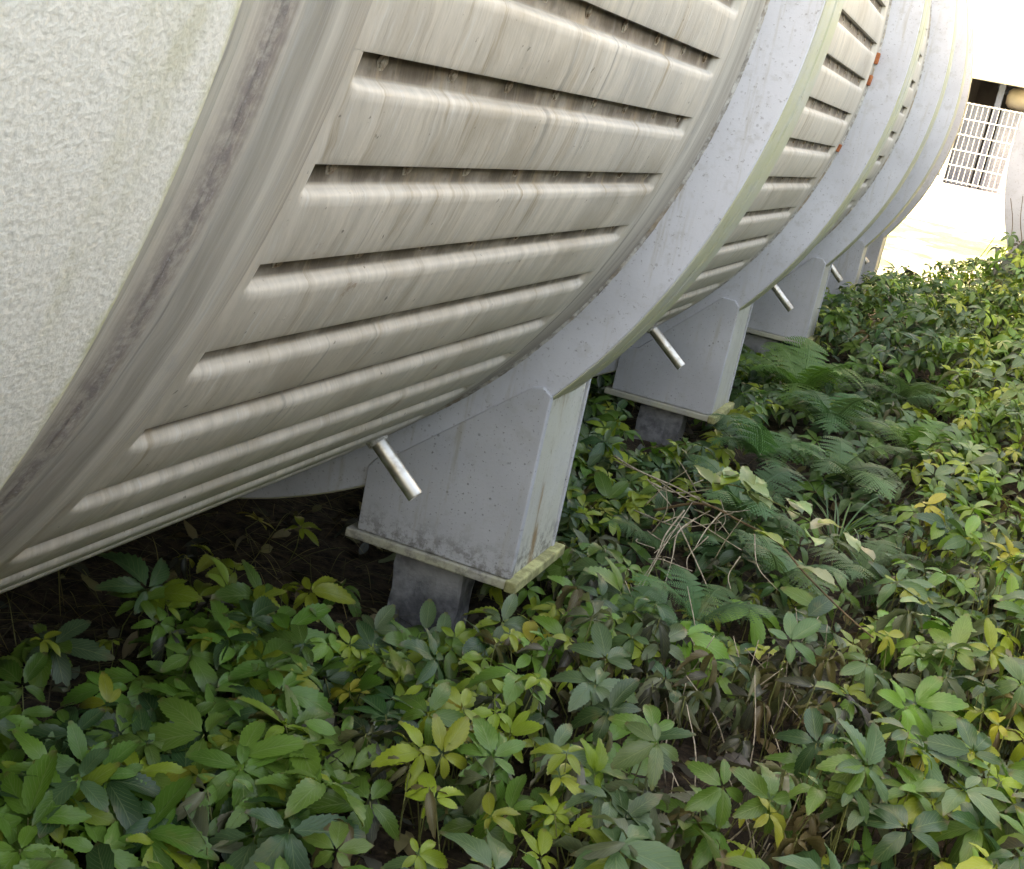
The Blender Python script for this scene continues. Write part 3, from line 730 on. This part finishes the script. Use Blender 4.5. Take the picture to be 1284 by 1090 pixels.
# ---------------------------------------------------------------- ferns
def frond_mesh(seed):
    r = random.Random(seed); L = .36; n = 24; V, UV, F_ = [], [], []
    def spine(t): return Vector((L*t*(1-.18*t*t), 0, L*(.48*t - .62*t*t)))
    for i in range(n):                      # rachis
        pass
    pr = [spine(i/12) for i in range(13)]
    v, f = tube_arrays(pr, .0020, .0006, 4); V += [tuple(q_) for q_ in v]; F_ += f; UV += [(.2, .5)]*len(v)
    for i in range(2, n+1):
        t = i/n*.985; p0 = spine(t); dirx = (spine(min(1, t+.02))-spine(t-.02)).normalized()
        pl = .108*math.sin(PI*min(1, (t*.93+.10)))**.9*(1.02-t*.35)*r.uniform(.9, 1.1)
        if t > .9: pl *= .6
        for s in (-1, 1):
            side = (Vector((0, s, 0)) + dirx*.34 + Vector((0, 0, r.uniform(-.22, .02)))).normalized(); nrm = side.cross(dirx)*(-s)
            m_ = max(4, int(pl/.0085)); wd = L/n*.60
            for j in range(m_):             # each small lobe of the pinna
                tt = (j+.15)/m_; q0 = p0 + side*(pl*tt) + Vector((0, 0, -.25*pl*tt*tt)); lw = wd*(1-tt)**.5*1.1; st = pl/m_*.85
                for ss in (-1, 1):
                    o_ = len(V); tip = q0 + dirx*(ss*lw) + side*st*.9
                    V.extend([tuple(q0 - side*st*.35), tuple(q0 + side*st*.75), tuple(tip + side*st*.2), tuple(tip - side*st*.45)])
                    UV.extend([(.3, .5), (.3, .5), (.5, .6), (.5, .4)]); F_.append((o_, o_+1, o_+2, o_+3))
    me = bpy.data.meshes.new('frond'); me.from_pydata(V, [], F_); me.materials.append(M['fern'])
    l = me.uv_layers.new(name='UVMap'); ix = np.empty(len(me.loops), int); me.loops.foreach_get('vertex_index', ix)
    l.data.foreach_set('uv', np.array(UV)[ix].ravel()); me.update(); return me
fr = [frond_mesh(k) for k in range(5)]
C_F1 = (.10,.195,.105); C_F2 = (.15,.25,.075); C_F3 = (.13,.215,.12)
ferns = [  # x, y, size, fronds, colour, label
 (.93, 3.95, 1.15, 8, C_F2, 'tall yellow green fern beside the second support, under the third one'),
 (1.08, 3.60, .95, 8, C_F1, 'blue green fern in front of the tall one beside the second support'),
 (.98, 3.02, .85, 8, C_F1, 'dense fern just in front of the foot of the second support'),
 (1.16, 3.15, .85, 7, C_F3, 'feathery fern in the middle of the green strip, left of the long grass'),
 (1.02, 2.62, .80, 7, C_F1, 'dark fern behind the dry twigs'),
 (1.22, 4.20, .90, 7, C_F3, 'arching fern farther back near the middle of the green strip'),
 (1.08, 1.98, .62, 5, C_F1, 'dark low fern in front of the dry twigs, right of the nearest support'),
 (.93, 2.28, .55, 5, C_F1, 'small fern between the nearest support and the dry twigs'),
 (1.30, 2.52, .62, 4, C_F3, 'fern with one long frond stretching right under the arching branch'),
 (1.34, 4.75, .85, 6, C_F1, 'farthest fern, near the creeper covered tank end'),
 (1.30, 3.55, .75, 6, C_F2, 'bright green fern right of the feathery one'),
 (1.16, 2.30, .66, 6, C_F3, 'feathery fern under the arching branch, left of the long right hand frond'),
 (1.00, 1.80, .50, 5, C_F1, 'lowest fern, nearest the camera below the dry twigs')]
for (x, y, sz, nf, colr, lb) in ferns:
    t = empty('fern', lb, 'fern', 'ferns among the creeper'); z0 = float(gz(x, y))+.085
    t.location = W(x, y, z0)
    for k in range(nf):
        o = inst('frond', random.choice(fr), t, jit(colr, .2)); s_ = sz*random.uniform(.85, 1.2)
        o.rotation_euler = (random.uniform(-.25, .25), -random.uniform(.05, .75), 2*PI*(k+random.uniform(-.3, .3))/nf); o.scale = (s_, s_, s_)

# ---------------------------------------------------------------- grass tufts
tufts = [(1.22, 2.86, .30, 34, 'tuft of long arching blue green grass right of the ferns'), (1.34, 2.60, .26, 26, 'grass tuft behind the arching branch, near the right of the photo'),
         (1.30, 3.20, .30, 26, 'bright green grass tuft beyond the arching one'), (1.45, 3.6, .28, 20, 'long grass tuft farther back on the right')]
for (x, y, L, nb_, lb) in tufts:
    t = empty('grass_tuft', lb, 'grass tuft', 'grass tufts among the ferns'); c0 = W(x, y, float(gz(x, y))); t.location = c0
    for k in range(nb_):
        a = random.uniform(0, 6.3); V, F_, UV = blade(Vector((random.uniform(-.03, .03), random.uniform(-.03, .03), 0)), (math.cos(a)*.5, math.sin(a)*.5, 1.0), L*random.uniform(.8, 1.5), .0032, random.uniform(1.0, 2.2), 8)
        o = mk('blade', V, F_.tolist(), M['blade'], t, True, uv=UV); o.color = (*jit(random.choice([C_F3, (.10,.16,.09), (.12,.19,.05)])), 1)

# ---------------------------------------------------------------- dead twigs and the arching branch
def pth(lst, n=7): return smooth_path([W(*at(px, py, Y)) for px, py, Y in lst], n)
tw = empty('dead_twigs', 'tangle of bleached bare twigs standing up right of the nearest support', 'twigs')
defs = [[(770,572,2.35),(800,590,2.3),(850,612,2.28),(905,640,2.25),(940,640,2.3)], [(815,605,2.3),(850,618,2.3),(900,612,2.32)], [(858,640,2.2),(835,670,2.15),(822,700,2.1),(800,735,2.05)],
        [(872,650,2.2),(850,668,2.15),(843,700,2.1),(833,735,2.05)], [(905,642,2.2),(885,665,2.15),(870,690,2.1)], [(850,655,2.2),(880,720,2.1),(900,770,2.0)], [(770,578,2.4),(820,600,2.3),(860,625,2.25),(882,632,2.25)],
        [(800,745,2.05),(830,690,2.1),(868,630,2.2)], [(946,670,2.2),(950,710,2.1),(975,740,2.05)], [(830,655,2.2),(862,650,2.2),(930,690,2.1)], [(795,640,2.3),(850,660,2.2),(905,655,2.2)]]
for k in range(22):
    a0, b0 = random.uniform(775, 930), random.uniform(585, 720); dx, dy = random.uniform(-55, 55), random.uniform(-60, 50); Y0 = 2.42-(b0-585)*.0026
    defs.append([(a0, b0, Y0), (a0+dx*.5+random.uniform(-12, 12), b0+dy*.5+random.uniform(-8, 8), Y0-.02), (a0+dx, b0+dy, Y0-.04)])
for k, dfn in enumerate(defs): tubes('twig', [(pth(dfn), .0030*(1-.05*k) if k < 8 else .0018, .0010)], M['twig'], tw, 5)
br = empty('creeper_branch', 'long arching creeper branch with pale drooping leaves crossing the ferns', 'branch')
main = [(820,640,2.25),(880,632,2.2),(930,655,2.15),(975,680,2.05),(1010,720,2.0),(1060,770,1.95),(1095,800,1.9)]
tubes('stem', [(pth(main), .0038, .0018)], M['stem'], br, 6)
tubes('stem', [(pth([(880,605,2.3),(925,610,2.25),(975,632,2.2),(1030,662,2.15)]), .0022, .0010)], M['green_stem'], br, 5)
single = [as_mesh('leaf', palmate(12, L=.085, nl=1, seed=200+k), M['leaf_part']) for k in range(4)]
bl = [(885,606,2.28),(905,604,2.27),(925,612,2.25),(945,625,2.22),(965,632,2.2),(985,645,2.18),(1005,652,2.16),(1022,660,2.15),(895,600,2.28),(1075,700,2.1),(1095,712,2.1),(1020,690,2.0),(985,695,2.0),(1050,745,1.96),(950,640,2.2),(905,640,2.2),(1125,760,2.0)]
bl += [(x_+random.uniform(-14, 14), y_+random.uniform(-5, 16), Y_-.02) for x_, y_, Y_ in bl[:9]]
for px, py, Y in bl:
    o = inst('leaf', random.choice(single), br, jit(random.choice([C_PALE, C_PALE, C_YG, (.34,.31,.24)]), .1)); nr = Vector((random.uniform(-.1, .5), random.uniform(-.5, 0), 1)).normalized()
    mm = (nr.to_track_quat('Z', 'X').to_matrix() @ Matrix.Rotation(random.uniform(-1.0, .2), 3, 'Z'))*random.uniform(.50, .95); m4 = mm.to_4x4(); m4.translation = W(*at(px, py, Y)) + Vector((0, 0, .012)); o.matrix_basis = m4
ds = empty('dead_stalks', 'thin dead stalks leaning out of the bare litter gap at bottom right', 'stalks')
for k in range(60):
    px = random.uniform(790, 1090); py = random.uniform(820, 1060); Y = 1.62 - (py-960)*.0025; p0 = W(*at(px, py, Y)); p0.z = (float(gz(p0.x/S, p0.y/S))+AX)*S
    d = Vector((random.uniform(-1, 1), random.uniform(-.6, .6), random.uniform(.5, 2))).normalized()*random.uniform(.10, .26)
    tubes('stalk', [(smooth_path([p0, p0+d*.5+Vector((.01, 0, .015)), p0+d], 4), .0019, .0009)], M['twig'], ds, 5)

# ---------------------------------------------------------------- creeper climbing the second tank
cv = empty('climbing_creeper', 'creeper climbing the end of the second tank at the right edge', 'creeper')
vines = []
for k in range(16):
    x = 1.33+k*.055; z = -1.0; pts = []
    for j in range(8): pts.append(W(x + .03*math.sin(j*1.3+k), 5.80-.02*random.random(), z + j*.095*(1+.03*k)))
    vines.append((smooth_path(pts, 3), .004, .002))
tubes('stems', vines, M['stem'], cv, 5)['kind'] = 'stuff'
cl = [as_mesh('leaf', palmate(6, seed=300+k), M['leaf_part']) for k in range(5)]
nl_ = 0
while nl_ < 290:
    x = random.uniform(1.24, 2.1); z = random.uniform(-1.05, -.30 + .18*min(1, (x-1.3)*1.6)); y = 5.82 - random.uniform(0, .32)*(1 if z < -.5 else .5)
    if z > np.interp(x, [1.24, 1.33, 1.36, 1.40, 1.6], [-.95, -.78, -.52, -.44, -.30]): continue
    if x > 1.62 and random.random() < .7: continue
    o = inst('leaf', random.choice(cl), cv, jit(pick([(C_BG, 3), (C_DT, 3), (C_YG, 2), (C_LG, 2), (C_MG, 2), (C_PV, .5)])))
    nr = Vector((random.gauss(-.3, .4), random.gauss(-.8, .4), .8)).normalized(); mm = (nr.to_track_quat('Z', 'X').to_matrix() @ Matrix.Rotation(random.uniform(0, 6.3), 3, 'Z'))*random.uniform(.65, 1.0)
    m4 = mm.to_4x4(); m4.translation = W(x, y, z); o.matrix_basis = m4; nl_ += 1


# ---------------------------------------------------------------- unseen hall added to cast shade, unseen greenery added to block low light
hall = empty('added_shade_hall', 'unseen grey hall added behind the big tank to cast shade over it', 'building')
box('wall', -7, -2.1, -14, 4.9, -1.2, 5.2, mat_rough('grey_render', (.30,.30,.29), (.38,.37,.36), 4, .9, .2), hall, .01)
box('roof', -7.2, -1.95, -14.2, 5.1, 5.2, 5.4, M['column'], hall, .01)
hd = empty('added_hedge', 'unseen screen of greenery added on the right to block low sky light', 'added_hedge')
V, F_ = [], []; ny_, nz_ = 60, 16
def hedge_pt(u, v):
    y = -5 + 10.5*u; a = v*PI; w = .55 + .08*math.sin(y*2.3) + .05*math.sin(y*5.1); hgt = 1.22 + .12*math.sin(y*1.7+1) + .07*math.sin(y*4.3)
    x = 2.75 - w*math.copysign(abs(math.cos(a))**.5, math.cos(a)) + .03*math.sin(y*9+v*20); z = -1.12 + hgt*math.sin(a)**.55 if 0 < v < 1 else -1.12
    return x, y, z
for i in range(ny_+1):
    for j in range(nz_+1): V.append(W(*hedge_pt(i/ny_, j/nz_)))
for i in range(ny_):
    for j in range(nz_): a = i*(nz_+1)+j; F_.append((a, a+1, a+nz_+2, a+nz_+1))
F_.append(tuple(range(nz_+1))); F_.append(tuple(ny_*(nz_+1)+j for j in range(nz_, -1, -1)))
M['added_hedge_core'] = mat_rough('added_hedge_twigs', (.03,.028,.02), (.06,.055,.04), 30, .9, .8)
mk('branches', V, F_, M['added_hedge_core'], hd, True)
items = []
for k in range(2600):
    u, v = random.random(), random.uniform(.02, .75); x, y, z = hedge_pt(u, v)
    nr = Vector((-math.cos(v*PI)+random.gauss(0, .4), random.gauss(0, .4), math.sin(v*PI)+random.gauss(0, .3))).normalized()
    Vv, Ff, UV = random.choice(lo_fresh); mt = np.array(nr.to_track_quat('Z', 'X').to_matrix() @ Matrix.Rotation(random.uniform(0, 6.3), 3, 'Z'))*random.uniform(.9, 1.5)
    items.append((Vv @ mt.T + np.array(W(x, y, z) + nr*random.uniform(0, .09)), Ff, UV, jit(pick([((.06,.09,.04), 3), ((.05,.07,.05), 3), ((.09,.10,.06), 1)]))))
o = mass('leaves', items, M['leaf_mass']); o.parent = hd; o['kind'] = 'stuff'
